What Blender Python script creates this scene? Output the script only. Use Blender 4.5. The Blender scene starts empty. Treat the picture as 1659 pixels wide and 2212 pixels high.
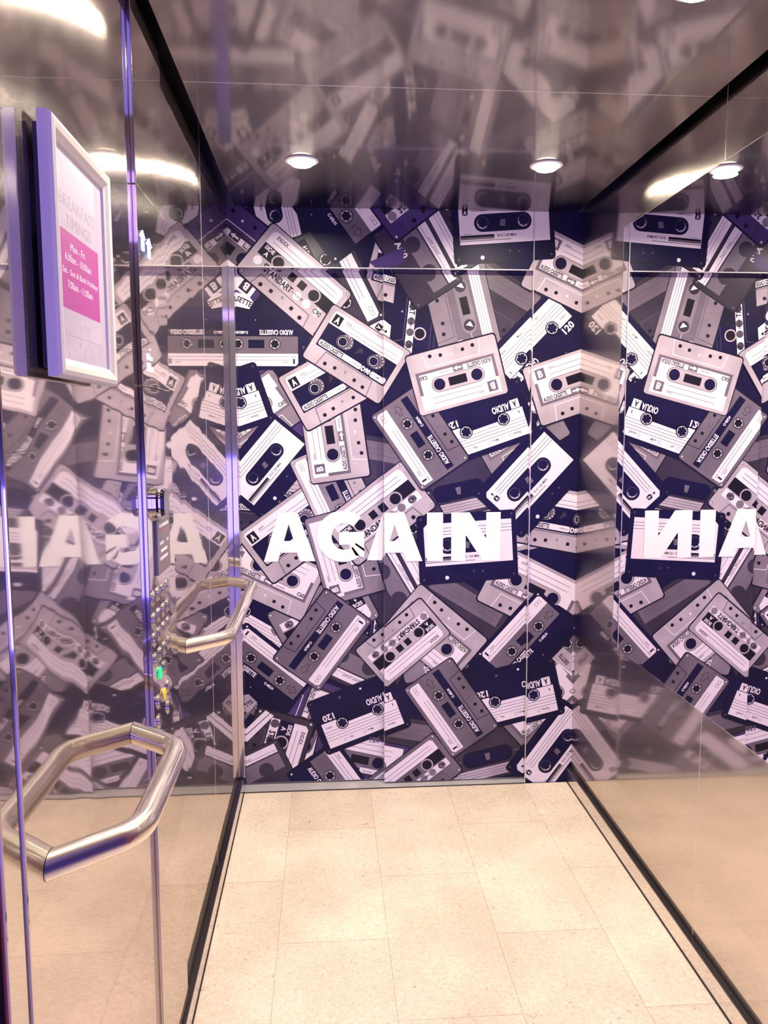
import bpy, bmesh, math, random
from mathutils import Vector, Matrix
random.seed(4)
SC = bpy.context.scene
COL = SC.collection

# ------------------------------------------------------------------ camera
F_PX, PITCH, YAW, ROLL, EYE = 1715.65, 0.1078, 0.0720, -0.0023, 1.495
def cam_dir(x3, z3, y2=1.0):
    c, s = math.cos(ROLL), math.sin(ROLL); x = x3*c - z3*s; z2 = x3*s + z3*c
    c, s = math.cos(PITCH), math.sin(PITCH); y = y2*c + z2*s; z = -y2*s + z2*c
    c, s = math.cos(YAW), math.sin(YAW)
    return Vector((x*c + y*s, -x*s + y*c, z))
fw = cam_dir(0, 0); rt = cam_dir(1, 0, 0); up = cam_dir(0, 1, 0)
cam = bpy.data.cameras.new('camera'); co = bpy.data.objects.new('camera', cam); COL.objects.link(co)
M = Matrix((rt, up, -fw)).transposed().to_4x4(); M.translation = Vector((0, 0, EYE)); co.matrix_world = M
cam.sensor_fit = 'VERTICAL'; cam.sensor_height = 36.0; cam.lens = F_PX/2212*36.0
cam.clip_start = 0.02; cam.clip_end = 50
SC.camera = co

# ------------------------------------------------------------------ view, world, lamps
SC.view_settings.view_transform = 'Standard'; SC.view_settings.look = 'None'
SC.view_settings.gamma = 1.0; SC.view_settings.use_curve_mapping = False
SC.view_settings.exposure = 0.35
SC.cycles.max_bounces = 14; SC.cycles.glossy_bounces = 10; SC.cycles.diffuse_bounces = 5
SC.cycles.sample_clamp_indirect = 6.0
W = bpy.data.worlds.new('world'); SC.world = W; W.use_nodes = True
W.node_tree.nodes['Background'].inputs[0].default_value = (0.10, 0.05, 0.22, 1)
W.node_tree.nodes['Background'].inputs[1].default_value = 0.15

D, L, R, H = 3.1528, 0.3687, 1.0155, 2.325       # front wall, left wall, right wall, ceiling
HEAD, XR, XC = 2.10, 0.8164, 0.228                # door head, right door edge, meeting seam
YE = 0.93                                         # where the car opens to the lobby behind the camera

def lamp(name, loc, size, power, color, rot=(0, 0, 0), spread=math.pi, shape='DISK', size_y=None):
    l = bpy.data.lights.new(name, 'AREA'); l.shape = shape; l.size = size
    if size_y: l.size_y = size_y
    l.energy = power; l.color = color; l.spread = spread
    o = bpy.data.objects.new(name, l); o.location = loc; o.rotation_euler = rot; COL.objects.link(o)
    return o
DL = [(-0.068, 2.612), (0.712, 2.606), (-0.068, 1.56), (0.712, 1.56)]
for i, (x, y) in enumerate(DL):
    lamp('downlight_lamp', (x, y, H-0.0195), 0.075, 11.0, (1.0, 0.87, 0.70), spread=math.radians(165))
lamp('lobby_ceiling_lamp', (0.3, -0.5, 2.45), 1.6, 20.0, (0.42, 0.27, 1.0), shape='RECTANGLE', size_y=1.2)

# ------------------------------------------------------------------ materials
MATS = {}
def newmat(name):
    m = bpy.data.materials.new(name); m.use_nodes = True
    nt = m.node_tree; b = nt.nodes['Principled BSDF']
    return m, nt, b
def plain(name, col, rough=0.5, metal=0.0, spec=0.5, noise=0.0, coat=0.0):
    if name in MATS: return MATS[name]
    m, nt, b = newmat(name)
    b.inputs['Base Color'].default_value = (*col, 1); b.inputs['Roughness'].default_value = rough
    b.inputs['Metallic'].default_value = metal; b.inputs['Specular IOR Level'].default_value = spec
    b.inputs['Coat Weight'].default_value = coat; b.inputs['Coat Roughness'].default_value = 0.08
    if noise:
        tc = nt.nodes.new('ShaderNodeTexCoord'); n = nt.nodes.new('ShaderNodeTexNoise')
        n.inputs['Scale'].default_value = 7.0; n.inputs['Detail'].default_value = 4.0
        r = nt.nodes.new('ShaderNodeMapRange'); r.inputs['To Min'].default_value = 1-noise; r.inputs['To Max'].default_value = 1+noise
        r.inputs['From Min'].default_value = 0.3; r.inputs['From Max'].default_value = 0.7
        mx = nt.nodes.new('ShaderNodeVectorMath'); mx.operation = 'SCALE'; mx.inputs[0].default_value = col
        nt.links.new(tc.outputs['Object'], n.inputs['Vector']); nt.links.new(n.outputs[0], r.inputs[0])
        nt.links.new(r.outputs[0], mx.inputs['Scale']); nt.links.new(mx.outputs[0], b.inputs['Base Color'])
    MATS[name] = m; return m
def emit(name, col, s):
    m, nt, b = newmat(name)
    b.inputs['Base Color'].default_value = (*col, 1)
    b.inputs['Emission Color'].default_value = (*col, 1); b.inputs['Emission Strength'].default_value = s
    MATS[name] = m; return m
def steel(name, col, rough, haze, hrough=0.38, an=0.93, tang=(.08, 1, 0), wave=0.0, wscale=(3, 3, 1.2), brush=0.0, diff=0.0, dcol=(.5, .45, .4)):
    m = bpy.data.materials.new(name); m.use_nodes = True; nt = m.node_tree
    for n in list(nt.nodes): nt.nodes.remove(n)
    N = nt.nodes.new; out = N('ShaderNodeOutputMaterial')
    g1 = N('ShaderNodeBsdfAnisotropic'); g2 = N('ShaderNodeBsdfAnisotropic'); mx = N('ShaderNodeMixShader')
    g1.inputs['Color'].default_value = (*col, 1); g2.inputs['Color'].default_value = (*col, 1)
    g1.inputs['Roughness'].default_value = rough
    g2.inputs['Roughness'].default_value = hrough; g2.inputs['Anisotropy'].default_value = an
    cx = N('ShaderNodeCombineXYZ'); cx.inputs[0].default_value, cx.inputs[1].default_value, cx.inputs[2].default_value = tang
    if an: nt.links.new(cx.outputs[0], g2.inputs['Tangent'])
    if brush:      # fine brush lines: the surface normal varies across them
        ge = N('ShaderNodeNewGeometry'); ws = N('ShaderNodeVectorMath'); ws.operation = 'SCALE'; ws.inputs['Scale'].default_value = 9173.0
        wn = N('ShaderNodeTexWhiteNoise'); wn.noise_dimensions = '3D'; wc = N('ShaderNodeSeparateColor')
        nt.links.new(ge.outputs['Position'], ws.inputs[0]); nt.links.new(ws.outputs[0], wn.inputs['Vector']); nt.links.new(wn.outputs['Color'], wc.inputs[0])
        a1 = N('ShaderNodeMath'); a1.operation = 'ADD'; a2 = N('ShaderNodeMath'); a2.operation = 'ADD'
        nt.links.new(wc.outputs[0], a1.inputs[0]); nt.links.new(wc.outputs[1], a1.inputs[1])
        nt.links.new(a1.outputs[0], a2.inputs[0]); a2.inputs[1].default_value = -1.0
        sv = N('ShaderNodeVectorMath'); sv.operation = 'SCALE'; sv.inputs[0].default_value = (0, brush, 0); nt.links.new(a2.outputs[0], sv.inputs['Scale'])
        av = N('ShaderNodeVectorMath'); av.operation = 'ADD'; nt.links.new(ge.outputs['Normal'], av.inputs[0]); nt.links.new(sv.outputs[0], av.inputs[1])
        nv = N('ShaderNodeVectorMath'); nv.operation = 'NORMALIZE'; nt.links.new(av.outputs[0], nv.inputs[0])
        nt.links.new(nv.outputs[0], g2.inputs['Normal'])
    mx.inputs[0].default_value = haze
    nt.links.new(g1.outputs[0], mx.inputs[1]); nt.links.new(g2.outputs[0], mx.inputs[2])
    last = mx
    if diff:
        df = N('ShaderNodeBsdfDiffuse'); df.inputs[0].default_value = (*dcol, 1)
        m2 = N('ShaderNodeMixShader'); m2.inputs[0].default_value = diff
        nt.links.new(mx.outputs[0], m2.inputs[1]); nt.links.new(df.outputs[0], m2.inputs[2]); last = m2
    if wave:
        tc = N('ShaderNodeTexCoord'); mp = N('ShaderNodeMapping'); mp.inputs['Scale'].default_value = wscale
        n = N('ShaderNodeTexNoise'); n.inputs['Scale'].default_value = 1.0; n.inputs['Detail'].default_value = 1.0
        bp = N('ShaderNodeBump'); bp.inputs['Strength'].default_value = 1.0; bp.inputs['Distance'].default_value = wave
        nt.links.new(tc.outputs['Object'], mp.inputs[0]); nt.links.new(mp.outputs[0], n.inputs['Vector'])
        nt.links.new(n.outputs[0], bp.inputs['Height'])
        for g in ((g1,) if brush else (g1, g2)): nt.links.new(bp.outputs[0], g.inputs['Normal'])
    nt.links.new(last.outputs[0], out.inputs['Surface'])
    MATS[name] = m; return m

S_LEFT = steel('polished_steel_left', (.71, .655, .625), 0.035, 0.24, hrough=.16, an=0.0, brush=.55, wave=0.0007, wscale=(6, 6, 3.0))
S_RIGHT = steel('satin_steel_right', (.70, .64, .59), 0.075, 0.36, hrough=.17, an=0.0, brush=.5, wave=0.00008, wscale=(3, 3, 1.5))
S_CEIL = steel('satin_steel_ceiling', (.42, .385, .36), 0.075, 0.60, hrough=.17, an=0.0, brush=.35, wave=0.00010, wscale=(3, 2, 2))
S_PLAIN = steel('polished_steel', (.78, .75, .73), 0.05, 0.2, an=0.0)
S_TUBE = steel('brushed_steel_tube', (.88, .83, .76), 0.075, 0.4, hrough=0.32, an=0.0)
S_SILL = steel('aluminium_sill', (.74, .73, .72), 0.30, 0.4, diff=0.6, dcol=(.62, .61, .60))
MIRROR = steel('mirror_glass', (.90, .88, .90), 0.004, 0.0)
BLACK = plain('shadow_gap_black', (.006, .006, .008), 0.35)
# printed film inks
PR = dict(
    k=plain('print_navy', (.0066, .0046, .033), 0.40, noise=.3, spec=.18),
    w=plain('print_label_white', (.74, .67, .72), 0.34, spec=.35),
    l=plain('print_light_grey', (.40, .345, .385), 0.34, noise=.18, spec=.22),
    m=plain('print_mid_grey', (.20, .165, .20), 0.34, noise=.2, spec=.22),
    g=plain('print_slate_grey', (.135, .108, .14), 0.34, noise=.2, spec=.22),
    d=plain('print_dark_grey', (.036, .027, .045), 0.34, noise=.3, spec=.22),
    p=plain('print_dark_purple', (.055, .032, .125), 0.34, noise=.3, spec=.22),
    t=plain('print_text_black', (.008, .006, .013), 0.4, spec=.18),
    n=plain('print_line_grey', (.07, .058, .08), 0.34, spec=.35),
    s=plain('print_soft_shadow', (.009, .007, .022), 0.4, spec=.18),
)
PKEYS = list(PR)
VINYL = plain('white_vinyl', (.86, .85, .80), 0.45)

# ------------------------------------------------------------------ mesh helpers
def link(name, bm, mats, parent=None, smooth=False):
    me = bpy.data.meshes.new(name); bm.to_mesh(me); bm.free()
    for m in (mats if isinstance(mats, (list, tuple)) else [mats]): me.materials.append(m)
    if smooth:
        for p in me.polygons: p.use_smooth = True
    o = bpy.data.objects.new(name, me); COL.objects.link(o)
    if parent: o.parent = parent; o.matrix_parent_inverse = Matrix.Translation(parent.location).inverted()
    return o
def box(bm, x0, x1, y0, y1, z0, z1, bev=0.0, mi=0, seg=2):
    r = bmesh.ops.create_cube(bm, size=1.0)
    vs = r['verts']
    for v in vs:
        v.co = Vector(((x0+x1)/2+v.co.x*(x1-x0), (y0+y1)/2+v.co.y*(y1-y0), (z0+z1)/2+v.co.z*(z1-z0)))
    fs = {f for v in vs for f in v.link_faces}
    for f in fs: f.material_index = mi
    if bev:
        es = {e for v in vs for e in v.link_edges}
        bmesh.ops.bevel(bm, geom=list(es), offset=bev, segments=seg, affect='EDGES', profile=0.5)
    return vs
def boxobj(name, x0, x1, y0, y1, z0, z1, mat, parent=None, bev=0.0):
    bm = bmesh.new(); box(bm, x0, x1, y0, y1, z0, z1, bev); return link(name, bm, mat, parent)
def struct(o): o['kind'] = 'structure'; return o
def empty(name, loc, label, cat, group=None):
    o = bpy.data.objects.new(name, None); o.location = loc; o.empty_display_size = .1; COL.objects.link(o)
    o['label'] = label; o['category'] = cat
    if group: o['group'] = group
    return o
def tube(bm, pts, rad, n=24, cap=True, mitre=True):
    rings = []
    for i, p in enumerate(pts):
        a = (pts[i]-pts[i-1]).normalized() if i else (pts[1]-pts[0]).normalized()
        b = (pts[i+1]-pts[i]).normalized() if i < len(pts)-1 else a
        t = (a+b).normalized()
        zz = Vector((0, 0, 1)); side = t.cross(zz).normalized(); u2 = side.cross(t)
        k = 1/max(.3, a.dot(t))
        rings.append([bm.verts.new(p + side*math.cos(q*2*math.pi/n)*rad*k + u2*math.sin(q*2*math.pi/n)*rad) for q in range(n)])
    for r0, r1 in zip(rings, rings[1:]):
        for q in range(n): bm.faces.new((r0[q], r0[(q+1) % n], r1[(q+1) % n], r1[q]))
    if cap: bm.faces.new(rings[0][::-1]); bm.faces.new(rings[-1])
def lathe(bm, prof, centre, axis='z', n=32, sign=1):
    rings = []
    for r, h in prof:
        ring = []
        for q in range(n):
            a = 2*math.pi*q/n; c, s = r*math.cos(a), r*math.sin(a)
            v = {'z': (c, s, h*sign), 'x': (h*sign, c, s), 'y': (c, h*sign, s)}[axis]
            ring.append(bm.verts.new(Vector(centre)+Vector(v)))
        rings.append(ring)
    for a, b in zip(rings, rings[1:]):
        for q in range(n): bm.faces.new((a[q], a[(q+1) % n], b[(q+1) % n], b[q]))
    if prof[-1][0] > 1e-6: bm.faces.new(rings[-1])
    bmesh.ops.recalc_face_normals(bm, faces=bm.faces)

_txt = {}
def text_tris(s, bold=0.0):
    """triangles of a word, scaled to a unit box"""
    key = (s, bold)
    if key in _txt: return _txt[key]
    cu = bpy.data.curves.new('t', 'FONT'); cu.body = s; cu.resolution_u = 2; cu.offset = bold
    o = bpy.data.objects.new('t', cu); COL.objects.link(o)
    me = bpy.data.meshes.new_from_object(o.evaluated_get(bpy.context.evaluated_depsgraph_get()))
    me.calc_loop_triangles()
    xs = [v.co.x for v in me.vertices]; ys = [v.co.y for v in me.vertices]
    x0, x1, y0, y1 = min(xs), max(xs), min(ys), max(ys)
    t = [[((me.vertices[i].co.x-x0)/(x1-x0), (me.vertices[i].co.y-y0)/max(1e-6, y1-y0)) for i in lt.vertices] for lt in me.loop_triangles]
    bpy.data.objects.remove(o); bpy.data.meshes.remove(me); bpy.data.curves.remove(cu)
    _txt[key] = t; return t

# ------------------------------------------------------------------ the printed cassette pattern: shapes in cassette units, hub line at y=0
class T:
    def __init__(s): s.p = []          # (layer, ink, polygon)
    def poly(s, k, m, pts): s.p.append((k, m, pts)); return s
    def rect(s, k, m, x0, y0, x1, y1): return s.poly(k, m, [(x0, y0), (x1, y0), (x1, y1), (x0, y1)])
    def rr(s, k, m, x0, y0, x1, y1, r, n=4):
        pts = []
        for cx, cy, a0 in ((x1-r, y0+r, -90), (x1-r, y1-r, 0), (x0+r, y1-r, 90), (x0+r, y0+r, 180)):
            for i in range(n+1):
                a = math.radians(a0+90*i/n); pts.append((cx+r*math.cos(a), cy+r*math.sin(a)))
        return s.poly(k, m, pts)
    def cham(s, k, m, x0, y0, x1, y1, c, corners='tl tr bl br'):
        pts = []
        pts += [(x0+c, y0), ] if 'bl' in corners else [(x0, y0)]
        pts += [(x1-c, y0), (x1, y0+c)] if 'br' in corners else [(x1, y0)]
        pts += [(x1, y1-c), (x1-c, y1)] if 'tr' in corners else [(x1, y1)]
        pts += [(x0+c, y1), (x0, y1-c)] if 'tl' in corners else [(x0, y1)]
        if 'bl' in corners: pts += [(x0, y0+c)]
        return s.poly(k, m, pts)
    def c(s, k, m, x, y, r, n=20): return s.poly(k, m, [(x+r*math.cos(2*math.pi*i/n), y+r*math.sin(2*math.pi*i/n)) for i in range(n)])
    def line(s, k, m, x0, y0, x1, y1, w=.5):
        d = math.hypot(x1-x0, y1-y0); nx, ny = -(y1-y0)/d*w/2, (x1-x0)/d*w/2
        return s.poly(k, m, [(x0-nx, y0-ny), (x1-nx, y1-ny), (x1+nx, y1+ny), (x0+nx, y0+ny)])
    def text(s, k, m, st, x, y, w, h, ang=0, bold=0.02):
        ca, sa = math.cos(math.radians(ang)), math.sin(math.radians(ang))
        for tri in text_tris(st, bold):
            s.p.append((k, m, [(x+((a-.5)*w)*ca-((b-.5)*h)*sa, y+((a-.5)*w)*sa+((b-.5)*h)*ca) for a, b in tri]))
        return s
    def hub(s, k, x, r=6.4, ring='w', teeth=True, outer=None):
        if outer: s.c(k, outer, x, 0, r+1.5)
        s.c(k+1, 't', x, 0, r)
        if ring:
            s.c(k+2, ring, x, 0, r*.86); s.c(k+3, 't', x, 0, r*.79)
            if teeth:
                for i in range(6):
                    a = math.radians(60*i+20); ca, sa = math.cos(a), math.sin(a); q0, q1, w = r*.66, r*.9, .55
                    s.poly(k+4, ring, [(x+q0*ca+w*sa, q0*sa-w*ca), (x+q1*ca+w*sa, q1*sa-w*ca), (x+q1*ca-w*sa, q1*sa+w*ca), (x+q0*ca-w*sa, q0*sa+w*ca)])
        return s
    def trap(s, body, line, y=-21, yb=-37, holes=-32):
        s.poly(2, line, [(-34, yb), (34, yb), (31, y), (-31, y)]); s.poly(3, body, [(-33.2, yb), (33.2, yb), (30.3, y-.8), (-30.3, y-.8)])
        for x, r in ((-25, 2.2), (25, 2.2)): s.c(4, 't', x, holes, r, 12)
        for x in (-13, 13): s.rr(4, 't', x-1.9, holes-.2, x+1.9, holes+3.6, .8, 2)
        s.c(4, line, 0, holes+4, 1.4, 10); s.c(5, 'w', .3, holes+4, .6, 8)
        return s
    def screws(s, x0, y0, x1, y1, m='w'):
        for x in (x0, x1):
            for y in (y0, y1): s.c(3, 't', x, y, 1.7, 12); s.c(4, m, x, y, 1.2, 10); s.c(5, 't', x, y, .4, 6)
        return s
def body(t, m, x0, y0, x1, y1, edge='n', r=3.5):
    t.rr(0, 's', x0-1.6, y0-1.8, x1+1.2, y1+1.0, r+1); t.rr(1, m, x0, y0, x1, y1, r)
    return t

def T1(b='l', lab='w', band='t', strip='w', spots='m', st='t'):
    t = body(T(), b, -50, -31, 50, 26)
    t.trap(b, 'n' if b != 't' else 'g', -17.5, -31, -26); t.screws(-47, -28, 47, 23)
    t.rect(2, band, -44, -5.5, 44, 7.5); t.cham(3, lab, -44, 7.5, 44, 22, 3, 'tl tr')
    for y in (12, 16.5): t.line(4, 'n', -38, y, 38, y)
    t.text(4, 't', 'INDEX', -31, 18.5, 13, 3.2)
    t.text(4, 'w', 'SIDE', -36, 4.2, 11, 4.2, 0, .03); t.text(4, 'w', 'A', -36, -1.5, 4.5, 4.6, 0, .03)
    t.rr(3, b, -29, -7, 29, 7, 6.5)
    t.hub(4, -22, 5.6, None, False, 'l'); t.hub(4, 22, 5.6, None, False, 'l')
    t.rect(4, 't', -9, -4, 11, 4); t.rect(5, b, -1.5, -4, 3, 4)
    t.rect(2, strip, -44, -15.5, 44, -6.8)
    for x in (-39, 9.6, 21.6, 35): t.c(4, spots, x, -11, 4.3, 16)
    for x in (-22, -7): t.c(4, spots if spots != 'm' else 'l', x, -11, 4.0, 16)
    t.text(8, st, 'STANDART', -14.5, -11, 34, 6.6, 0, .035); t.text(8, st, 'LOW NOISE', 9.6, -11, 14, 2.4); t.text(8, st, 'C90', 35, -11, 9, 5.6, 0, .03)
    return t
def T2(b='l', lab='w'):
    t = body(T(), b, -51, -38, 51, 30)
    t.trap(b, 'n', -19.5, -38, -31.5)
    t.rect(2, 't', -45, -18.5, 45, 14); t.rr(3, 'k', -44.4, -17.8, 44.4, 9.7, 1, 1)
    t.cham(3, lab, -45, 9.8, 45, 26, 2.5, 'tl tr')
    t.rect(4, 't', -43, 11.5, -32.5, 23); t.text(5, 'w', 'A', -37.7, 17.2, 5.5, 8, 0, .04)
    t.line(4, 'n', -28, 18, 40, 18); t.line(4, 'n', -20, 13, 40, 13); t.text(4, 't', 'INDEX', -24, 20.6, 7, 2)
    for x in (-20.5, 20.5):
        t.c(4, 'g', x+3.5, 1.5, 8.5)
        for i in range(12):
            a = math.radians(i*30); t.c(5, 'w', x+3.5+7*math.cos(a), 1.5+7*math.sin(a), .8, 6)
        t.c(6, 'm', x, 0, 7.2); t.c(7, 't', x, 0, 6.6); t.c(8, 'w', x, 0, 5.4); t.c(9, 'k', x, 0, 4.8)
        for i in range(6):
            a = math.radians(60*i+10); t.c(9, 'w', x+4.1*math.cos(a), 4.1*math.sin(a), .55, 6)
    t.poly(4, 'd', [(-3, -4), (6, 2), (1, 6)])
    t.rr(4, 'w', -43.5, -16.8, 12, -10.2, 2, 2); t.rr(4, 'w', 24.5, -16.8, 43.5, -10.2, 2, 2)
    t.text(5, 't', 'AUDIO CASSETTE', -27, -13.5, 30, 5.2, 0, .035); t.text(5, 'n', 'NORMAL BIAS', 5, -13.5, 10, 1.6)
    t.text(5, 'w', 'D90', 18.2, -13.5, 11, 6.2, 0, .05); t.text(5, 't', 'DE 120 MIN', 31, -13.5, 11, 1.8)
    return t
def T3(b='l', lab='w', fr='g', pill='l'):
    t = body(T(), b, -52, -39, 52, 29)
    t.trap(b, 'w' if b != 'w' else 'n', -21, -39, -33)
    t.rect(2, fr, -46, -18, 46, 12); t.rect(3, lab, -42.5, -15, 42.5, 8); t.rect(3, lab, -46, 8, 46, 25.5)
    t.rect(4, fr, -42, 11, -31, 23); t.text(5, 'w', 'B', -36.5, 17, 5.5, 8, 0, .04)
    for y in (13.5, 19.5): t.line(4, 'n', -26, y, 34, y)
    t.text(4, 'n', 'INDEX', -22, 21, 7, 1.8)
    t.rr(4, 'n', -31, -8.7, 31, 8.7, 8.6, 6); t.rr(5, pill, -30.2, -8.1, 30.2, 8.1, 8, 6)
    t.c(6, 't', -22, 0, 6.6); t.c(6, 't', 22, 0, 6.6); t.c(7, 'k', -22, 0, 6.0); t.c(7, 'k', 22, 0, 6.0)
    t.rect(6, 't', -10, -4.8, 11, 4.8)
    t.text(6, 't', 'AUDIO CASSETTE', -27.5, -12, 28, 5.2, 0, .035)
    t.rect(4, fr, -8.5, -17, 3, -9.2)
    t.poly(5, 'w', [(-7, -14), (-2, -14), (-2, -12), (-7, -12)]); t.poly(5, 'w', [(-2, -15.6), (2.4, -13), (-2, -10.4)])
    t.text(6, 't', 'LOW NOISE', 12, -12.5, 11, 2); t.text(6, 't', 'C60', 38, -11, 9, 5, 0, .03)
    return t
def T4():
    t = body(T(), 'k', -52, -37, 52, 30)
    t.rect(2, 'w', -46, -6.5, 46, 24.5)
    for y in (2.5, 6, 9.5, 13): t.line(3, 't', -46, y+2.5, 46, y+2.5, .45)
    t.c(3, 'k', -22, 0, 7.4); t.c(3, 'k', 22, 0, 7.4)
    t.rect(3, 'k', -15, -6.6, 22, .8); t.rect(3, 'k', -22, -6.6, -15, -2); t.poly(3, 'k', [(22, -6.6), (28, -6.6), (22, 0)])
    for x in (-22, 22): t.c(4, 'w', x, 0, 6.1); t.c(5, 'k', x, 0, 5.5); [t.c(6, 'w', x+4.6*math.cos(math.radians(60*i)), 4.6*math.sin(math.radians(60*i)), .5, 6) for i in range(6)]
    t.text(3, 't', 'I', -41, -2, 1, 3); t.text(4, 'n', 'Mono', -6, 19.6, 7, 3); t.text(4, 'n', 'Stereo', -32, 19.6, 9, 3); t.text(4, 'n', 'No.', 18, 19.6, 5, 3)
    for x in (-24, 1, 25): t.rect(4, 'n', x-1.6, 18.2, x+1.6, 21.4); t.rect(5, 'w', x-1.3, 18.5, x+1.3, 21.1)
    t.text(4, 'n', 'NOISE REDUCT', 39, 0, 9, 2.4)
    t.rect(2, 'w', -44, -17, -34, -7.3); t.text(3, 't', 'A', -39, -12, 4.5, 7, 0, .03)
    t.text(3, 'w', 'AUDIO', -22.5, -12, 20, 8, 0, .03); t.text(3, 'w', '120', 35, -12, 14, 8, 0, .03)
    t.screws(-49, -34, 49, 27, 'n'); t.c(3, 'w', -12, -31, 1.4, 8); t.c(3, 'n', 14, -30, 1.8, 8)
    return t
def T5():
    t = body(T(), 'k', -53, -40, 54, 34)
    t.cham(2, 'w', -47, -21.5, 50, 25, 4, 'tl')
    t.rr(3, 't', -31, -9.2, 31, 9.2, 9.1, 6); t.rr(4, 'k', -30.3, -8.6, 30.3, 8.6, 8.5, 6)
    for x in (-22, 22): t.c(5, 'n', x, 0, 6.6); t.c(6, 'k', x, 0, 6.1); t.c(7, 'w', x, -.2, 5.6); t.c(8, 'k', x+.4, .4, 5.5); [t.c(9, 'w', x+4.6*math.cos(math.radians(a)), 4.6*math.sin(math.radians(a)), .5, 6) for a in (250, 300, 200)]
    t.poly(5, 'g', [(-4, -3.5), (2, -4.5), (3, 2.5), (-2, 3)])
    for y in (12.5, 16, 19.5): t.line(3, 't', -34, y, 50, y)
    t.rr(3, 't', -43, 8.5, -37, 14.5, 1.2, 2); t.text(4, 'w', 'A', -40, 11.5, 3.4, 4, 0, .03)
    t.line(3, 't', -40, 14.5, -40, 18.5, .7); t.poly(3, 't', [(-42, 18), (-38, 18), (-40, 20.5)])
    t.rect(3, 't', -46.5, -14.2, -10, -12); t.rect(3, 'g', -46.5, -16.6, -10, -14.2)
    t.rect(3, 't', -47, -18.2, 8, -17.6); t.text(4, 't', 'D-C 120 MIN', 3.5, -13.6, 20, 2.9, 0, .02); t.text(4, 'n', 'MADE IN', -38, -10.8, 8, 1)
    t.c(2, 'w', -24, -35.5, 2.2, 12); t.c(2, 'n', 6, -30, 1.2, 8); t.c(2, 'n', 16, -31, 1.2, 8)
    t.screws(-49.5, -36.5, 50.5, 30.5, 'n'); return t
def T6(b='g', band='g', strip='k', lower=None, txt='w'):
    t = body(T(), b, -53, -38, 53, 30)
    t.trap(lower or b, 's', -21.5, -38, -32)
    t.rect(2, strip, -49.5, -18.2, 49.5, -9.2); t.rect(2, band, -49.5, -9.2, 49.5, 11.5)
    t.line(3, 't', -49.5, -9.2, 49.5, -9.2); t.cham(3, 'w', -49.5, 11.5, 49.5, 26, 3, 'tl tr')
    for y in (15, 19): t.line(4, 'n', -40, y, 26, y, .5)
    t.text(4, 't', '1', -44.5, 20.5, 2.2, 6, 0, .04); t.text(4, 'n', 'SIDE', -44.5, 15.5, 6, 1.7); t.text(4, 'n', 'INDEX', -34, 21.6, 7, 2)
    for x in (37, 42): t.rect(4, 'n', x, 18, x+4, 22); t.rect(5, 'w', x+.4, 18.4, x+3.6, 21.6)
    for x in (-22, 22): t.c(3, 't' if band != 'k' else 'n', x, 0, 7.4); t.c(4, band, x, 0, 7.0); t.hub(4, x, 6.3)
    t.rect(3, 't', -9.5, -4.9, 9.5, 4.9); t.rect(4, 'k', -9, -4.4, 9, 4.4)
    pts = [(34, -2), (40, -2), (40, -5), (47, 0), (40, 5), (40, 2), (34, 2)]
    for a, c2 in zip(pts, pts[1:]+pts[:1]): t.line(4, 't', *a, *c2, .5)
    t.text(4, txt, 'AUDIO CASSETTE', -24, -13.7, 40, 6, 0, .035); t.text(4, txt, 'C-60LN', 16, -13.4, 13, 3.6, 0, .04)
    t.screws(-49.5, -34.5, 49.5, 26.8); return t
def T7():
    t = body(T(), 'd', -53, -32, 53, 27)
    t.rect(2, 'l', -49, 12, 49, 24)
    for y in (15, 18, 21): t.line(3, 'n', -49, y, 49, y)
    t.rr(2, 't', -29, -9.5, 29, 9.5, 9, 6); t.rr(3, 'k', -28, -8.7, 28, 8.7, 8, 6); t.poly(4, 'g', [(-3, -4), (3, -4), (2, 4), (-2, 4)])
    t.line(3, 'm', -44, 0, -30, 0, .5); t.line(3, 'm', 30, 0, 44, 0, .5); t.screws(-49, -28, 49, 23, 'n'); return t
def T8():
    t = body(T(), 'm', -53, -40, 53, 31)
    t.trap('m', 'n', -19, -40, -31)
    t.rect(2, 'g', -49, -17, 49, 12)
    t.rr(3, 'm', -31, -8.4, 31, 8.4, 8.3, 6)
    for x in (-22, 22): t.c(4, 't', x, 0, 6.4); t.c(5, 'd', x, 0, 6.0); t.poly(6, 'w', [(x-4, 2), (x+3, 4), (x-1, -4)])
    t.rect(4, 't', -10, -4.5, 10, 4.5); t.line(3, 'w', -46, 0, -31, 0, .5); t.line(3, 'w', 31, 0, 40, 0, .5)
    t.rect(2, 'w', -50, 12, 50, 24)
    for y in (15, 18, 21): t.line(3, 'n', -50, y, 50, y)
    t.text(4, 'w', 'LOW NOISE', -38, 2, 14, 2.6); t.text(4, 'w', '120', 42, -14, 12, 6, 0, .02); return t
def T9():
    t = body(T(), 'd', -50, -33, 50, 30)
    t.rect(2, 'w', -44, 15, 44, 26); t.rect(2, 'm', -44, -6, 44, 13)
    y = -5.5
    while y < 13: t.line(3, 'n', -44, y, 44, y, .45); y += 1.25
    t.c(4, 'd', -14, 0, 9); t.c(4, 'd', 22, 0, 9); t.text(4, 'n', 'LOW COAT', 0, 20, 22, 2.6)
    t.line(3, 'n', -44, 18, 44, 18); t.text(4, 'w', 'A/60', -16, -14, 20, 7); t.rect(5, 't', -42, 1, -33, 10); t.text(6, 'w', 'B', -37.5, 5.5, 4, 6, 0, .03)
    t.screws(-46, -29, 46, 26, 'm'); return t
def T10(b='d', lab='g'):
    t = body(T(), b, -50, -35, 50, 29); t.trap(b, 'n', -14, -35, -28)
    t.cham(2, lab, -44, 4, 44, 24, 3, 'tl tr'); t.line(3, 'n', -40, 10, 40, 10); t.line(3, 'n', -40, 16, 40, 16)
    t.screws(-46, -31, 46, 25); return t
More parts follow.
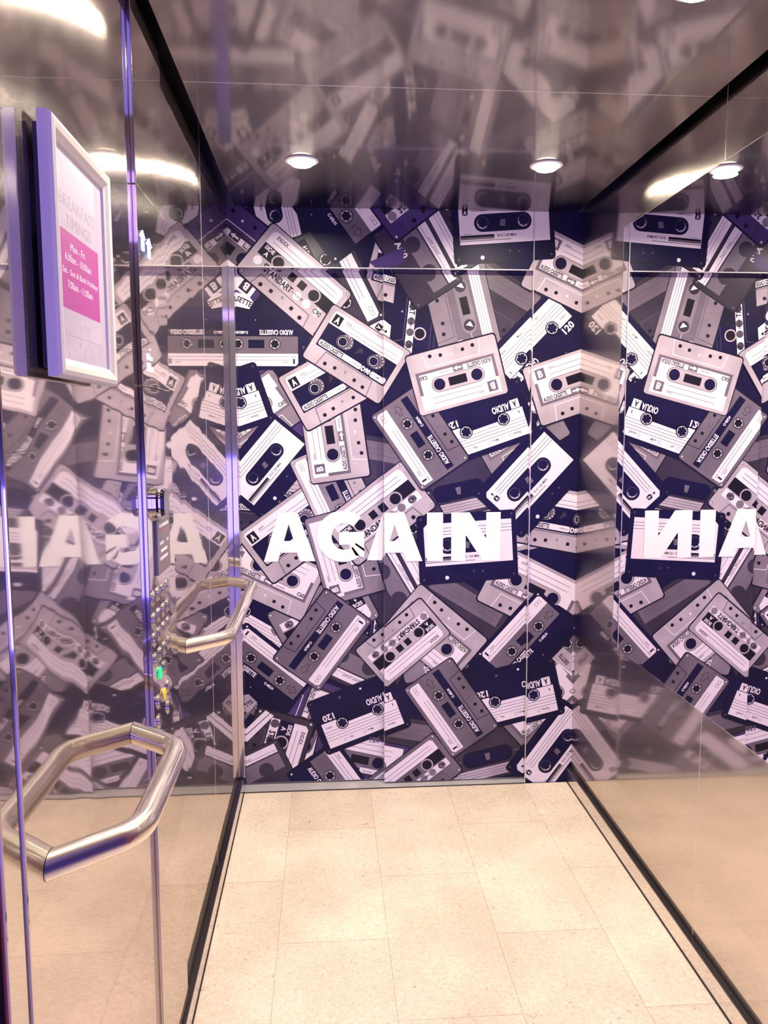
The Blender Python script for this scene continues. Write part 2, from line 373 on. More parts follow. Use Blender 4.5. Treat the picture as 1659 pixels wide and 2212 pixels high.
TYPES = {
 'T1': T1(), 'T1a': T1('l', 'w', 't', 'l', 'w'), 'T1m': T1('m', 'w'), 'T1d': T1('d', 'w', 'k', 'w', 'n'), 'T1d2': T1('g', 'w', 't', 'w', 'm'), 'T1p': T1('p', 'l'), 'T1k': T1('k', 'k', 'k', 'w', 'n'),
 'T2': T2(), 'T2d': T2('d', 'l'), 'T3': T3(), 'T3m': T3('m', 'w'), 'T3d': T3('p', 'w', 'd', 'g'), 'T4': T4(), 'T5': T5(),
 'T6': T6(), 'T6b': T6('k', 'g', 'k', 'k'), 'T6d': T6('d', 'd', 'k'), 'T6k': T6('k', 'g', 'k', 'k'), 'T6m': T6('l', 'm', 'k'),
 'T7': T7(), 'T8': T8(), 'T9': T9(), 'T10d': T10('d', 'g'), 'T10p': T10('p', 'd'), 'T10m': T10('l', 'w')}
HALF = {'T2': 20.5}
# (kind, left hub x, z, right hub x, z) in metres on the front wall, bottom of the pile first
PLACED = [
('T10p',-0.156,1.533,-0.245,1.661),
('T10d',0.177,1.347,0.337,1.318),
('T5',-0.059,2.107,0.090,2.009),
('T10m',0.897,1.116,0.744,1.080),
('T10d',0.267,0.189,0.423,0.160),
('T5',-0.217,2.430,-0.188,2.300),
('T5',0.124,1.854,0.005,1.701),
('T2d',-0.318,1.219,-0.174,1.201),
('T4',-0.207,0.665,-0.337,0.745),
('T3d',-0.311,2.128,-0.448,2.234),
('T6b',0.691,1.872,0.558,1.945),
('T10d',0.618,2.037,0.749,1.963),
('T2',0.281,2.108,0.418,2.071),
('T6d',0.004,2.132,0.081,1.981),
('T7',0.612,1.250,0.454,1.217),
('T3m',-0.367,1.497,-0.243,1.584),
('T3m',0.699,1.448,0.827,1.524),
('T6b',-0.200,1.818,-0.343,1.818),
('T1k',0.390,2.014,0.373,1.858),
('T1k',0.254,0.720,0.237,0.550),
('T8',0.533,2.042,0.571,1.893),
('T8',0.401,0.750,0.440,0.585),
('T9',0.326,2.216,0.406,2.090),
('T9',0.207,0.930,0.290,0.789),
('T6d',0.545,2.216,0.475,2.340),
('T6d',0.420,0.942,0.347,1.080),
('T10d',0.474,0.781,0.613,0.695),
('T6b',-0.013,2.429,0.085,2.296),
('T1p',0.290,2.378,0.436,2.490),
('T1m',0.064,0.753,-0.093,0.671),
('T9',0.196,0.481,0.054,0.552),
('T3d',-0.042,0.323,-0.102,0.166),
('T3d',0.047,0.119,0.203,0.081),
('T5',-0.294,1.288,-0.201,1.398),
('T4',-0.339,1.588,-0.485,1.539),
('T3',-0.281,0.934,-0.144,0.867),
('T2',-0.213,1.034,-0.092,1.121),
('T6m',0.054,1.158,-0.009,1.297),
('T3m',0.074,0.892,0.034,1.042),
('T1',0.134,1.094,0.275,1.203),
('T3',0.025,1.382,0.004,1.535),
('T2',-0.044,1.644,0.082,1.713),
('T1a',-0.176,2.118,-0.044,2.006),
('T2',0.069,1.828,0.191,1.752),
('T4',0.784,1.762,0.897,1.879),
('T4',0.713,1.522,0.562,1.470),
('T3',0.927,2.129,1.067,2.065),
('T2',0.881,1.142,1.027,1.114),
('T3',0.776,0.862,0.922,0.788),
('T5',0.764,1.220,0.871,1.336),
('T3',0.920,1.658,1.068,1.707),
('T5',0.488,1.009,0.652,1.019),
('T5',0.613,2.278,0.774,2.290),
('T6',0.408,1.379,0.324,1.503),
('T3',0.603,1.700,0.453,1.660),
('T6b',0.988,0.596,0.902,0.471),
('T6b',0.762,0.560,0.865,0.673),
('T7',0.746,0.125,0.586,0.090),
('T3m',0.833,0.284,0.949,0.388),
('T5',0.907,0.072,1.000,0.198),
('T4',0.850,0.381,0.694,0.345),
('T3',0.488,0.576,0.369,0.678),
('T6b',-0.284,0.339,-0.378,0.215),
('T6b',-0.318,0.549,-0.202,0.451),
('T1d',-0.201,0.184,-0.256,0.004),
('T9',-0.402,0.003,-0.263,0.067),
('T6k',0.001,0.033,0.092,-0.099),
('T4',0.202,0.316,0.055,0.262),
('T6',0.032,0.670,-0.059,0.549),
('T1d2',0.279,-0.018,0.408,0.080),
('T6',0.541,0.254,0.456,0.379),
('T1',0.371,0.649,0.254,0.551),
]
def patch_items():
    out = []
    def q(polys): out.append(polys)
    def word(st, x, z, w, h, ang, m):
        t = T(); t.text(1, m, st, 0, 0, w, h, ang, .03); return [(k, m2, [(x+a, z+b) for a, b in p]) for k, m2, p in t.p]
    q([(0, 'w', [(-0.345, 1.962), (-0.296, 1.952), (-0.28, 1.979), (-0.299, 2.004), (-0.345, 2.016)])] + word('SETTE', -.315, 1.981, .062, .022, -25, 't'))
    q([(0, 'p', [(0.172, 2.126), (0.206, 2.095), (0.302, 2.120), (0.31, 2.185)])])
    q([(0, 'w', [(-0.229, 0.301), (-0.262, 0.325), (-0.353, 0.239), (-0.354, 0.202), (-0.341, 0.192)]), (1, 'n', [(-.245, .313), (-.242, .311), (-.348, .215), (-.351, .218)])])
    q([(0, 'l', [(-0.355, 0.337), (-0.336, 0.313), (-0.295, 0.359), (-0.332, 0.397), (-0.354, 0.388)])] + word('TTE', -.330, .356, .034, .018, 40, 't'))
    q([(0, 'l', [(0.97, 0.582), (0.925, 0.535), (1.01, 0.458), (1.013, 0.545)]), (1, 'w', [(.925, .535), (.93, .53), (1.01, .458), (1.012, .468)])] + word('SSETTE', .975, .530, .055, .018, 130, 't'))
    q(word('120', .190, .184, .042, .024, -5, 'g'))
    return out
def clip(poly, x0, x1, z0, z1):
    for ax, lim, sg in ((0, x0, 1), (0, x1, -1), (1, z0, 1), (1, z1, -1)):
        out = []; n = len(poly)
        for i in range(n):
            a, b = poly[i], poly[(i+1) % n]
            da, db = (a[ax]-lim)*sg, (b[ax]-lim)*sg
            if da >= 0: out.append(a)
            if (da >= 0) != (db >= 0):
                t = da/(da-db); out.append((a[0]+(b[0]-a[0])*t, a[1]+(b[1]-a[1])*t))
        poly = out
        if len(poly) < 3: return None
    return poly
def placed_polys():
    """every cassette as world polygons with a stacking level"""
    items = []
    for kind, x1, z1, x2, z2 in PLACED:
        dx, dz = x2-x1, z2-z1; half = HALF.get(kind[:2], 22.0)
        ln = math.hypot(dx, dz); u = ln/(2*half)
        u = max(.0033, min(.0047, u)); dx /= ln; dz /= ln; mx, mz = (x1+x2)/2, (z1+z2)/2
        pl = [(k, m, [(mx+a*u*dx-b*u*dz, mz+a*u*dz+b*u*dx) for a, b in p]) for k, m, p in TYPES[kind].p]
        items.append(pl)
    items += patch_items()
    lv = []
    for i, pl in enumerate(items):
        bb = (min(p[0] for q in pl for p in q[2]), max(p[0] for q in pl for p in q[2]), min(p[1] for q in pl for p in q[2]), max(p[1] for q in pl for p in q[2]))
        l = 0
        for bb2, l2 in lv:
            if bb[0] < bb2[1] and bb2[0] < bb[1] and bb[2] < bb2[3] and bb2[2] < bb[3]: l = max(l, l2+1)
        lv.append((bb, l))
    return [(l, pl, bb) for (bb, l), pl in zip(lv, items)]
ITEMS = placed_polys()
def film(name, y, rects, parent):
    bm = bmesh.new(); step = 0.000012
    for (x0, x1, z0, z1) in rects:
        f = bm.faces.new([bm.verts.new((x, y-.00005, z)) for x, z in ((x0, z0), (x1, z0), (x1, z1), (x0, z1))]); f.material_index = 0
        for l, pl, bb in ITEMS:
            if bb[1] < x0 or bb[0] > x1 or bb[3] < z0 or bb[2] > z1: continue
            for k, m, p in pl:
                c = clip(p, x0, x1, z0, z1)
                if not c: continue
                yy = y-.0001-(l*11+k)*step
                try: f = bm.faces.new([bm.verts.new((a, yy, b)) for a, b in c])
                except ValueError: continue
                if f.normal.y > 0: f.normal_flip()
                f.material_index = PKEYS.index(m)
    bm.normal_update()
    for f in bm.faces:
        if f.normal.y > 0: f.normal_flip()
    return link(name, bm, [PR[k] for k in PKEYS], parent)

# ================================================================== the car shell
# ---- floor
def floor_mat():
    m, nt, b = newmat('travertine_vinyl_tiles'); N = nt.nodes.new; Lk = nt.links.new
    tc = N('ShaderNodeTexCoord'); sp = N('ShaderNodeSeparateXYZ'); cb = N('ShaderNodeCombineXYZ')
    ax = N('ShaderNodeMath'); ax.operation = 'ADD'; ax.inputs[1].default_value = 0.155+0.3215*12
    ay = N('ShaderNodeMath'); ay.operation = 'ADD'; ay.inputs[1].default_value = 6.5+0.10
    Lk(tc.outputs['Object'], sp.inputs[0]); Lk(sp.outputs[0], ax.inputs[0]); Lk(sp.outputs[1], ay.inputs[0])
    Lk(ay.outputs[0], cb.inputs[0]); Lk(ax.outputs[0], cb.inputs[1])
    br = N('ShaderNodeTexBrick'); br.inputs['Scale'].default_value = 1; br.inputs['Brick Width'].default_value = .65
    br.inputs['Row Height'].default_value = .3215; br.inputs['Mortar Size'].default_value = .0009; br.inputs['Mortar Smooth'].default_value = .3
    br.offset = .5; br.inputs['Color1'].default_value = (.70, .585, .455, 1); br.inputs['Color2'].default_value = (.80, .69, .55, 1)
    br.inputs['Mortar'].default_value = (.40, .33, .25, 1); br.inputs['Bias'].default_value = -.1
    Lk(cb.outputs[0], br.inputs['Vector'])
    n1 = N('ShaderNodeTexNoise'); n1.inputs['Scale'].default_value = 3.5; n1.inputs['Detail'].default_value = 6
    n2 = N('ShaderNodeTexNoise'); n2.inputs['Scale'].default_value = 110; n2.inputs['Detail'].default_value = 4; n2.inputs['Distortion'].default_value = 1.2
    n3 = N('ShaderNodeTexNoise'); n3.inputs['Scale'].default_value = 55; n3.inputs['Detail'].default_value = 2; n3.inputs['Distortion'].default_value = 2.5
    for n in (n1, n2, n3): Lk(tc.outputs['Object'], n.inputs['Vector'])
    def ramp(src, a, b_, lo, hi):
        r = N('ShaderNodeMapRange'); r.inputs['From Min'].default_value = a; r.inputs['From Max'].default_value = b_
        r.inputs['To Min'].default_value = lo; r.inputs['To Max'].default_value = hi; Lk(src.outputs[0], r.inputs[0]); return r
    a = ramp(n1, .35, .65, .86, 1.06); c = ramp(n2, .35, .65, .84, 1.08); d = ramp(n3, .66, .72, 1.0, .55)
    m1 = N('ShaderNodeMath'); m1.operation = 'MULTIPLY'; m2 = N('ShaderNodeMath'); m2.operation = 'MULTIPLY'
    Lk(a.outputs[0], m1.inputs[0]); Lk(c.outputs[0], m1.inputs[1]); Lk(m1.outputs[0], m2.inputs[0]); Lk(d.outputs[0], m2.inputs[1])
    vm = N('ShaderNodeVectorMath'); vm.operation = 'SCALE'; Lk(br.outputs['Color'], vm.inputs[0]); Lk(m2.outputs[0], vm.inputs['Scale'])
    Lk(vm.outputs[0], b.inputs['Base Color']); b.inputs['Roughness'].default_value = .42; b.inputs['Specular IOR Level'].default_value = .35
    return m
struct(boxobj('floor', -L-.02, R+.02, .80, 3.146, -.04, 0, floor_mat()))

# ---- aluminium sill with running grooves
bm = bmesh.new(); ys = [3.1465, 3.158, 3.1595, 3.172, 3.1735, 3.190, 3.1915, 3.205, 3.2065, 3.26]
for i in range(0, len(ys)-1):
    box(bm, -L+.004, XR+.0, ys[i], ys[i+1], -.03, .004 if i % 2 == 0 else -.004)
o = struct(link('trim_1', bm, S_SILL))
boxobj('sill_nosing', -L+.004, XR, 3.1435, 3.1463, -.03, .0045, plain('nosing', (.05, .04, .035), .4), o)

# ---- front wall: return panel right of the doors, and the head panel over them
wf = struct(boxobj('wall_front', XR+.0004, R, D, D+.075, 0, H+.12, S_PLAIN, None, .0008))
film('printed_film', D, [(XR+.0027, R, .0, H)], wf)
hd = struct(boxobj('trim_2', -L, XR-.0004, D, D+.075, HEAD, H+.12, S_PLAIN, None, .0008))
film('printed_film', D, [(-L, XR-.0004, HEAD+.0036, H)], hd)
jb = struct(boxobj('trim_3', -L, -L+.0235, D-.012, D+.07, .068, HEAD-.0015, S_PLAIN, None, .002))

# ---- sliding doors: the right leaf runs in front of the left one
def leaf(name, x0, x1, y, label):
    d = struct(boxobj(name, x0, x1, y, y+.022, .010, HEAD+.02, S_PLAIN, None, .0008))
    film('printed_film', y, [(x0+.001, x1, .0115, HEAD+.02)], d)
    return d
YL, YR = D+.06, D+.03
door_l = leaf('door_1', -L+.012, XC+.05, YL, '')
door_r = leaf('door_2', XC, XR+.03, YR, '')
MAXL = max(l for l, _, _ in ITEMS)
FILM_T = .0004+(MAXL+1)*11*.000012
def letter(ch, x0, x1, z0, z1, y, parent, cx0=-9, cx1=9):
    if ch == 'A':
        P = [[(0, 0), (.30, 1), (.665, 1), (.49, .76), (.395, .42), (.325, .18), (.27, 0)],
             [(.665, 1), (1, 0), (.70, 0), (.645, .18), (.585, .42), (.49, .76)],
             [(.325, .18), (.645, .18), (.585, .42), (.395, .42)]]
    elif ch == 'I': P = [[(0, 0), (1, 0), (1, 1), (0, 1)]]
    elif ch == 'N': P = [[(0, 0), (.292, 0), (.292, 1), (0, 1)], [(.708, 0), (1, 0), (1, 1), (.708, 1)], [(.0, 1), (.37, 1), (1, 0), (.64, 0)]]
    else:
        P = []; n = 40; a0, a1 = math.radians(47), math.radians(338)
        oc, orr, ic, ir = (.555, .50), (.555, .505), (.585, .495), (.27, .26)
        def pt(c, r, a): return (min(1, c[0]+r[0]*math.cos(a)), c[1]+r[1]*math.sin(a))
        for i in range(n):
            t0 = a0+(a1-a0)*i/n; t1 = a0+(a1-a0)*(i+1)/n
            P.append([pt(oc, orr, t0), pt(oc, orr, t1), pt(ic, ir, t1), pt(ic, ir, t0)])
        P.append([(.47, .335), (1, .335), (1, .585), (.47, .585)]); P.append([(.70, .15), (1, .08), (1, .4), (.70, .4)])
    bm = bmesh.new()
    for i, p in enumerate(P):
        q = clip([(x0+a*(x1-x0), z0+b*(z1-z0)) for a, b in p], cx0, cx1, 0, 3)
        if not q: continue
        yy = y-FILM_T-.0002-.000004*(i % 3)
        f = bm.faces.new([bm.verts.new((a, yy, b)) for a, b in q])
    bm.normal_update()
    for f in bm.faces:
        if f.normal.y > 0: f.normal_flip()
    return link('letter', bm, VINYL, parent)
ZT, ZB = 1.149, .948
letter('A', -.258, -.049, ZB, ZT, YL, door_l); letter('G', -.043, .150, ZB-.004, ZT+.004, YL, door_l)
letter('A', .161, .388, ZB, ZT-.001, YL, door_l, -9, XC+.04)
letter('A', .163, .386, ZB-.001, ZT-.002, YR, door_r, XC+.002, 9)
letter('I', .404, .470, ZB-.002, ZT-.003, YR, door_r); letter('N', .504, .707, ZB-.003, ZT-.004, YR, door_r)

# ---- bright edge beads where the printed panels end
EDGE = steel('bright_edge_bead', (.95, .92, .84), .25, .3, an=0.0, diff=.35, dcol=(.8, .76, .68))  # pale mix, shared with the painted seam highlights
boxobj('edge_bead', -L+.001, XR-.0004, D-.0075, D-.0003, HEAD, HEAD+.0035, EDGE, hd, .0006)
boxobj('edge_bead', XR+.0002, XR+.0026, D-.0078, D-.0003, .0, H-.001, EDGE, wf, .0005)
# ---- side walls in full-height panels
wl = struct(boxobj('wall_left', -L-.03, -L-.012, .90, D+.05, 0, H+.12, BLACK))
def wpanel(side, y0, y1, z0, z1, mat, parent, name='wall_panel', proud=0.0):
    if side == 'L': return boxobj(name, -L-.012, -L+proud, y0+.0006, y1-.0006, z0, z1, mat, parent, .0030 if y0 < 1 else .0006)
    return boxobj(name, R-proud, R+.012, y0+.0006, y1-.0006, z0, z1, mat, parent, .0010)
for y0, y1 in ((.94, 1.612), (1.612, 1.885), (1.885, 2.497), (2.497, D)): wpanel('L', y0, y1, .066, H+.10, S_LEFT, wl)
struct(boxobj('trim_4', -L-.012, -L-.0035, .885, .9375, 0, H+.10, S_LEFT, None, .003))
wr = struct(boxobj('wall_right', R+.012, R+.03, .90, D+.05, 0, H+.12, BLACK))
for y0, y1 in ((.94, 1.42), (1.42, 2.03), (2.03, D)): wpanel('R', y0, y1, .066, H+.10, S_RIGHT, wr)
struct(boxobj('trim_5', R-.003, R+.012, .885, .9385, 0, H+.10, S_RIGHT, None, .001))

for y in (1.8850, 2.4970): boxobj('seam_highlight', -L-.01, -L+.0004, y-.0007, y+.0007, .066, H+.09, EDGE, wl)  # pale strips stand in for the bevel highlights along the panel seams
for y in (1.42, 2.03): boxobj('seam_highlight', R-.0004, R+.01, y-.0007, y+.0007, .066, H+.09, EDGE, wr)  # same pale highlight lines on the right wall seams
# ---- skirtings: steel face, dark ledge on top
LEDGE = plain('dark_anodised_ledge', (.045, .040, .042), .22, metal=.6)
for nm, xa, xb, xl0, xl1 in (('baseboard_left', -L-.01, -L+.018, -L-.01, -L+.0172), ('baseboard_right', R-.018, R+.01, R-.0172, R+.01)):
    b0 = struct(boxobj(nm, xa, xb, .94, D-.001, .004, .060, S_PLAIN, None, .0006))
    boxobj('ledge', xl0, xl1, .94, D-.0012, .0602, .0640, LEDGE, b0)
    s = 1 if nm.endswith('left') else -1
    xf = -L+.018 if s == 1 else R-.018
    boxobj('foot_seal', min(xf, xf+s*.0022), max(xf, xf+s*.0022), .94, D-.001, .0, .0042, BLACK, b0)

# ---- ceiling tray, set in from the side walls, shadow gaps either side
ce = struct(boxobj('ceiling', -L-.012, R+.012, .90, D+.05, H+.10, H+.12, BLACK))
GAPL, GAPR = .030, .028
for y0, y1 in ((.94, 2.053), (2.053, D-.001)):
    boxobj('ceiling_panel', -L+GAPL, R-GAPR, y0+.0009, y1-.0009, H, H+.02, S_CEIL, ce, .0004)

boxobj('seam_highlight', -L+GAPL, R-GAPR, 2.0522, 2.0538, H-.0002, H+.01, EDGE, ce)  # pale strip gives the ceiling seam its bright glint by colour
# ---- downlights
RING = plain('white_lamp_ring', (.9, .88, .82), .3); LENS = emit('lamp_lens', (1.0, .92, .78), 5.0)
for i, (x, y) in enumerate(DL):
    lab = ['round ceiling downlight with white rim on the left, above the left door leaf', 'round ceiling downlight with white rim on the right, above the right door edge',
           'round ceiling downlight on the left nearer the car opening', 'round ceiling downlight on the right nearer the car opening'][i]
    t = empty('downlight', (x, y, H), lab, 'ceiling light', 'downlights in the steel ceiling')
    bm = bmesh.new(); lathe(bm, [(.038, .001), (.050, .001), (.053, -.002), (.050, -.0045), (.040, -.0045), (.038, -.002)], (x, y, H), 'z', 40)
    link('rim', bm, RING, t, True)
    bm = bmesh.new(); lathe(bm, [(.0375, -.0015), (.037, -.010), (.031, -.015), (.017, -.018), (.0, -.0185)], (x, y, H), 'z', 40)
    link('lens', bm, LENS, t, True)

# ---- wall mirror on the right
mr = empty('wall_mirror', (R, 2.1, .72), 'large frameless mirror fixed on the right steel wall, reflecting the printed doors', 'mirror')
bm = bmesh.new(); box(bm, R-.006, R-.0005, 1.10, 2.700, .720, 2.157, 0); link('mirror_glass', bm, MIRROR, mr)
bm = bmesh.new()
for a in ((1.098, 2.702, .7172, .7199), (1.098, 2.702, 2.1571, 2.1592), (1.0974, 1.0999, .7172, 2.1592), (2.7001, 2.7022, .7172, 2.1592)):
    box(bm, R-.0066, R-.0004, a[0], a[1], a[2], a[3], .0006)
link('edge_bead', bm, S_PLAIN, mr)

# ================================================================== fittings on the left wall
# ---- grab rails: mitred at the wall, bent, running parallel
def rail(y0, y1, z, label):
    t = empty('grab_rail', (-L, (y0+y1)/2, z), label, 'handrail', 'steel grab rails on the left wall')
    rad = .0195; off = .098; b = .082
    def curve(pts, rr=.035, n=8):
        out = [pts[0]]
        for i in range(1, len(pts)-1):
            a, p, c = pts[i-1], pts[i], pts[i+1]; d0 = (a-p).normalized(); d1 = (c-p).normalized()
            s, e = p+d0*rr, p+d1*rr
            for k in range(n+1):
                u = k/n; out.append(s*(1-u)**2+p*2*u*(1-u)+e*u*u)
        out.append(pts[-1]); return out
    X = -L
    pts = [Vector((X-.030, y0-.0251, z)), Vector((X+off, y0+b, z)), Vector((X+off, y1-b, z)), Vector((X-.030, y1+.0251, z))]
    bm = bmesh.new(); tube(bm, curve(pts), rad, 32, False)
    # trim what would reach into the wall panel
    bmesh.ops.bisect_plane(bm, geom=bm.verts[:]+bm.edges[:]+bm.faces[:], plane_co=(X+.0006, 0, 0), plane_no=(-1, 0, 0), clear_outer=True)
    link('tube', bm, S_TUBE, t, True)
    return t
rail(1.020, 1.476, .921, 'large angular brushed steel grab rail in the left foreground below the framed poster')
rail(2.060, 2.942, .924, 'smaller-looking angular steel grab rail on the left wall between button panel and doors')

# ---- framed breakfast poster
FR = plain('cream_frame_plastic', (.66, .62, .55), .38); PAPER = plain('poster_paper', (.47, .41, .52), .5, coat=.3)
MAG = plain('poster_magenta', (.38, .03, .27), .5); LIL = plain('poster_lilac_line', (.46, .38, .56), .5); GT = plain('poster_grey_text', (.30, .26, .36), .5); WT = plain('poster_white_text', (.85, .78, .86), .5)
PX, PY0, PY1, PZ0, PZ1 = -L+.026, 1.062, 1.338, 1.560, 1.889
pf = empty('framed_poster', (-L, 1.2, PZ0), 'cream framed breakfast timings notice with magenta block on the left steel wall', 'poster')
bm = bmesh.new(); fw_ = .026
# moulded snap frame: rounded section swept round the rectangle
sec = [(.0, -.013), (.0, .0), (.003, .0045), (.009, .0065), (.016, .0048), (.021, .001), (.0245, -.001), (.026, -.004), (.026, -.013)]
rings = []
for d_in, h in sec:
    rings.append([bm.verts.new((PX+h, y, z)) for y, z in ((PY0+d_in, PZ0+d_in), (PY1-d_in, PZ0+d_in), (PY1-d_in, PZ1-d_in), (PY0+d_in, PZ1-d_in))])
for a, b in zip(rings, rings[1:]):
    for q in range(4): bm.faces.new((a[q], a[(q+1) % 4], b[(q+1) % 4], b[q]))
bmesh.ops.recalc_face_normals(bm, faces=bm.faces)
o = link('frame', bm, FR, pf)
bv = bmesh
boxobj('backing', -L+.0035, PX-.0125, PY0+.012, PY1-.012, PZ0+.012, PZ1-.012, plain('poster_backing', (.02, .015, .03), .5), pf)
bm = bmesh.new(); sy0, sy1, sz0, sz1 = PY0+.024, PY1-.024, PZ0+.024, PZ1-.024; XP = PX-.0045
pm = [PAPER, MAG, LIL, GT, WT]
def pp(poly, mi, lay):
    """poster units: x to the right 0-100, z up 0-124"""
    u = (sy1-sy0)/100; v = (sz1-sz0)/124
    c = clip(poly, 0, 100, 0, 124)
    if not c: return
    f = bm.faces.new([bm.verts.new((XP+lay*.00004, sy0+a*u, sz0+b*v)) for a, b in c]); f.material_index = mi
def pl(x0, y0, x1, y1, w, mi=2, lay=1):
    d = math.hypot(x1-x0, y1-y0); nx, ny = -(y1-y0)/d*w/2, (x1-x0)/d*w/2
    pp([(x0-nx, y0-ny), (x1-nx, y1-ny), (x1+nx, y1+ny), (x0+nx, y0+ny)], mi, lay)
def pt_(s, x, y, w, h, mi, lay=4, bold=.0):
    for tri in text_tris(s, bold): pp([(x+(a-.5)*w, y+(b-.5)*h) for a, b in tri], mi, lay)
bm_faces0 = bm.faces.new([bm.verts.new((XP, y, z)) for y, z in ((sy0, sz0), (sy1, sz0), (sy1, sz1), (sy0, sz1))])
k = 0
for col in range(5):                                    # interlaced herringbone lines of the sheet
    for q in range(-2, 14):
        s = 1 if col % 2 == 0 else -1; x0, x1 = col*22-4, col*22+18
        pl(x0, q*11+(0 if s > 0 else 16), x1, q*11+(16 if s > 0 else 0), .9, 2, 1)
    pl(col*22-4, 0, col*22-4, 124, .6, 2, 1)
pp([(0, 78), (86, 78), (86, 100), (0, 100)], 0, 2); pl(0, 100, 86, 100, .9, 2, 3); pl(0, 89, 86, 89, .9, 2, 3)
pp([(0, 16), (86, 16), (86, 78), (0, 78)], 0, 2); pp([(4, 31), (86, 31), (86, 77), (4, 77)], 1, 3); pl(0, 16, 86, 16, .9, 2, 3)
pt_('BREAKFAST', 46, 94.5, 72, 7.5, 3); pt_('TIMINGS', 46, 83.5, 50, 7, 3)
pt_('Mon - Fri', 42, 69, 28, 4.6, 4); pt_('6:30am - 10:00am', 43, 62, 52, 4.6, 4)
pt_('Sat - Sun & Bank Holidays', 47, 53, 72, 4.6, 4); pt_('7:00am - 11:00am', 45, 46, 50, 4.6, 4)
for i in range(12):                                     # flowing signature-like mark at the foot of the sheet
    a0, a1 = i/12*math.pi*4, (i+1)/12*math.pi*4
    pl(34+i*2.2, 24+2.2*math.sin(a0), 36.2+i*2.2, 24+2.2*math.sin(a1), .7, 2, 4)
pl(60, 26, 61, 18.5, .7, 2, 4)
bm.normal_update()
for f in bm.faces:
    if f.normal.x < 0: f.normal_flip()
link('poster_sheet', bm, pm, pf)

# ---- car operating panel
cp = empty('lift_control_panel', (-L, 1.748, .066), 'full height steel lift control panel with round buttons, arrow display and card reader', 'control panel')
XF = -L+.009
bm = bmesh.new(); box(bm, -L+.0004, XF, 1.6135, 1.8835, .066, 1.574, .0016); box(bm, -L+.0004, XF, 1.6135, 1.8835, 1.5755, 1.958, .0016); box(bm, -L+.0004, XF, 1.6135, 1.8835, 1.9595, H+.10, .0016)
link('face_plate', bm, S_LEFT, cp)
BLU = emit('display_blue', (.42, .48, 1.0), 5.0)
# arrow display: two up arrows in a dot matrix
bm = bmesh.new(); arrow = ['0001000', '0011100', '0111110', '1111111', '0011100', '0011100', '0011100', '0011100', '0011100', '0011100']
for k, (yc, zt) in enumerate(((1.655, 1.880), (1.712, 1.877))):
    for r, row in enumerate(arrow):
        for c, v in enumerate(row):
            if v == '1':
                y, z = yc+(c-3)*.0062, zt-r*.0040
                for q in (0,): bmesh.ops.create_uvsphere(bm, u_segments=6, v_segments=4, radius=.0018, matrix=Matrix.Translation((XF+.0006, y, z)))
link('arrow_display', bm, BLU, cp)
bm = bmesh.new()
for y, z, w, h in ((1.672, 1.636, .022, .012), (1.700, 1.634, .014, .008), (1.676, 1.616, .028, .016), (1.706, 1.612, .012, .008), (1.690, 1.652, .004, .003)):
    box(bm, XF+.0002, XF+.0010, y-w/2, y+w/2, z-h/2, z+h/2)
link('floor_indicator', bm, BLU, cp)
# card reader
CHR = steel('chrome', (.72, .68, .66), .05, .05, an=0.0); GLOSSB = plain('gloss_black', (.008, .008, .012), .08)
def rbox(name, x0, x1, yc, zc, w, h, r, mat, parent, bev=.003):
    bm = bmesh.new(); n = 8; vs = []
    for cy, cz, a0 in ((w/2-r, -h/2+r, -90), (w/2-r, h/2-r, 0), (-w/2+r, h/2-r, 90), (-w/2+r, -h/2+r, 180)):
        for i in range(n+1):
            a = math.radians(a0+90*i/n); vs.append((yc+cy+r*math.cos(a), zc+cz+r*math.sin(a)))
    f = bm.faces.new([bm.verts.new((x0, y, z)) for y, z in vs])
    r2 = bmesh.ops.extrude_face_region(bm, geom=[f]); nv = [v for v in r2['geom'] if isinstance(v, bmesh.types.BMVert)]
    bmesh.ops.translate(bm, verts=nv, vec=(x1-x0, 0, 0)); bmesh.ops.recalc_face_normals(bm, faces=bm.faces)
    if bev:
        es = [e for e in bm.edges if all(v in nv for v in e.verts)]
        bmesh.ops.bevel(bm, geom=es, offset=bev, segments=3, affect='EDGES')
    return link(name, bm, mat, parent, False)
cr = rbox('card_reader', XF+.0002, XF+.016, 1.690, 1.337, .066, .060, .020, CHR, cp, .008)
rbox('reader_pad', XF+.0162, XF+.024, 1.690, 1.337, .060, .056, .016, GLOSSB, cr, .003)
# notice plate
npq = rbox('notice_plate', XF+.0002, XF+.0052, 1.742, 1.240, .130, .116, .002, plain('notice_grey', (.13, .10, .12), .35), cp, .0006)
for z, segs in ((1.284, ((-.045, .05),)), (1.247, ((-.045, -.005),)), (1.2471, ((.03, .046),)), (1.230, ((-.035, .03),)), (1.214, ((-.045, .035),))):
    bm = bmesh.new()
    for a, b in segs:
        y = a
        while y < b:
            w = random.uniform(.006, .014); box(bm, XF+.0053, XF+.0056, 1.742+y, 1.742+min(b, y+w), z-.003, z+.0035); y += w+.0025
    link('text_line', bm, plain('notice_white', (.75, .72, .74), .5), npq)
bm = bmesh.new(); box(bm, XF+.0053, XF+.0056, 1.700, 1.790, 1.2705, 1.2722); link('red_rule', bm, plain('notice_red', (.55, .12, .16), .5), npq)
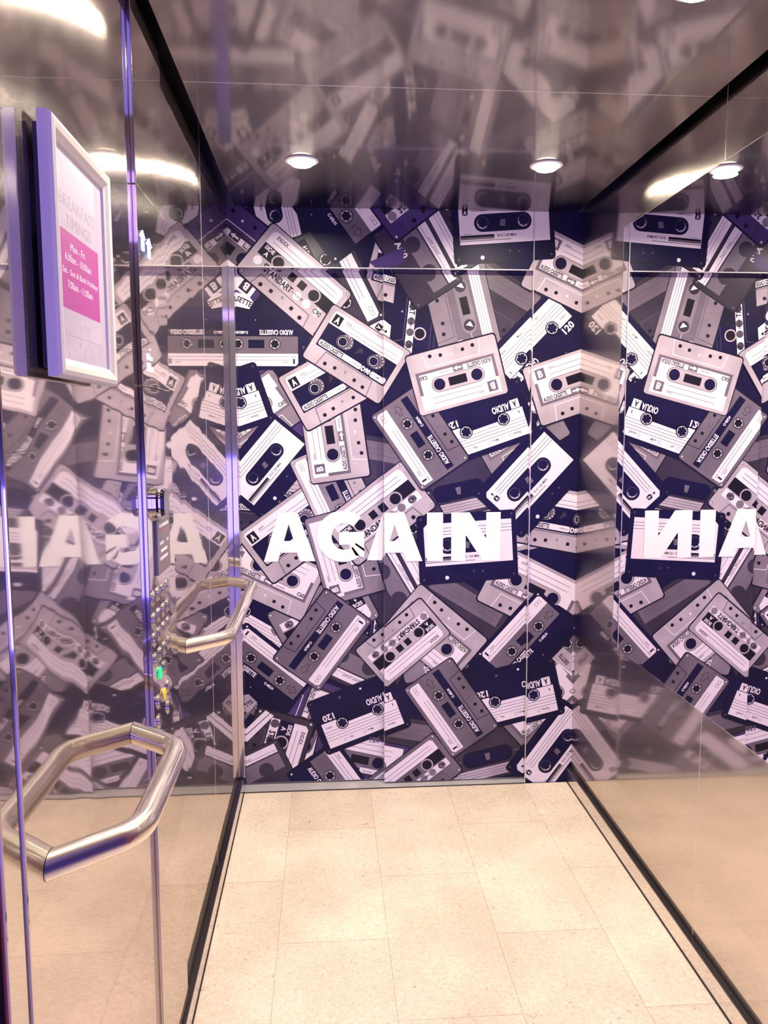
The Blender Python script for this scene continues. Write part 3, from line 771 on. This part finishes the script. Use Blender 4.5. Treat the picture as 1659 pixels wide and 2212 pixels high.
# buttons
BT = steel('button_steel', (.62, .58, .56), .10, .2, an=0.0); GRN = emit('lit_green', (.0, .40, .10), 2.2); YEL = plain('yellow_cap', (.85, .65, .03), .3)
rows = [[(y, z) for y in (1.640, 1.688, 1.736, 1.782)] for z in (1.142, 1.097, 1.056, 1.012)]
rows += [[(1.671, .975), (1.728, .970)], [(1.755, .918)], [(1.708, .916)], [(1.660, .916), (1.754, .871)], [(1.656, .874)]]
proto = None
for row in rows:
    for (y, z) in row:
        m = BT
        if (y, z) == (1.671, .975): m = GRN
        if (y, z) == (1.708, .916): m = YEL
        bm = bmesh.new(); lathe(bm, [(.0168, .0), (.0168, .0008), (.0155, .0014), (.0140, .0014)], (XF+.0001, y, z), 'x', 28)
        b = link('button', bm, BT, cp, True)
        bm = bmesh.new(); lathe(bm, [(.0135, .0004), (.0135, .0034), (.0125, .0042), (.0, .0042)], (XF+.0001, y, z), 'x', 28)
        c = link('button_cap', bm, m, b, False)
        if m is GRN: b['label'] = 'button lit green'
        if m is YEL: b['label'] = 'button with yellow cap'

# ================================================================== the lobby behind the camera, which lights the car blue
MAROON = plain('lobby_maroon_paint', (.22, .022, .05), .55); LOBF = plain('lobby_floor', (.55, .46, .36), .4)
struct(boxobj('wall_lobby_left', -2.6, -L-.035, .55, .884, 0, 2.9, MAROON))
struct(boxobj('wall_lobby_right', R+.035, 3.2, .55, .884, 0, 2.9, MAROON))
struct(boxobj('wall_lobby_head', -L-.035, R+.035, .55, .884, 2.30, 2.9, MAROON))
struct(boxobj('floor_lobby', -2.6, 3.2, -2.6, .799, -.04, 0, LOBF))
struct(boxobj('ceiling_lobby', -2.6, 3.2, -2.6, .55, 2.9, 2.94, plain('lobby_ceiling', (.30, .26, .34), .7)))
PUR = plain('lobby_purple_paint', (.06, .025, .16), .6)
struct(boxobj('wall_lobby_back', -2.6, 3.2, -2.64, -2.6, 0, 2.9, PUR))
struct(boxobj('wall_lobby_west', -2.64, -2.6, -2.6, .88, 0, 2.9, PUR)); struct(boxobj('wall_lobby_east', 3.2, 3.24, -2.6, .88, 0, 2.9, PUR))
LED = emit('blue_light_panel', (.20, .17, 1.0), 7.0)
lp = empty('lobby_light_wall', (.3, -2.58, 0), 'blue glowing light panel on the lobby wall opposite the lift', 'light panel')
boxobj('glowing_panel', -1.3, 2.0, -2.598, -2.56, .25, 1.15, LED, lp)
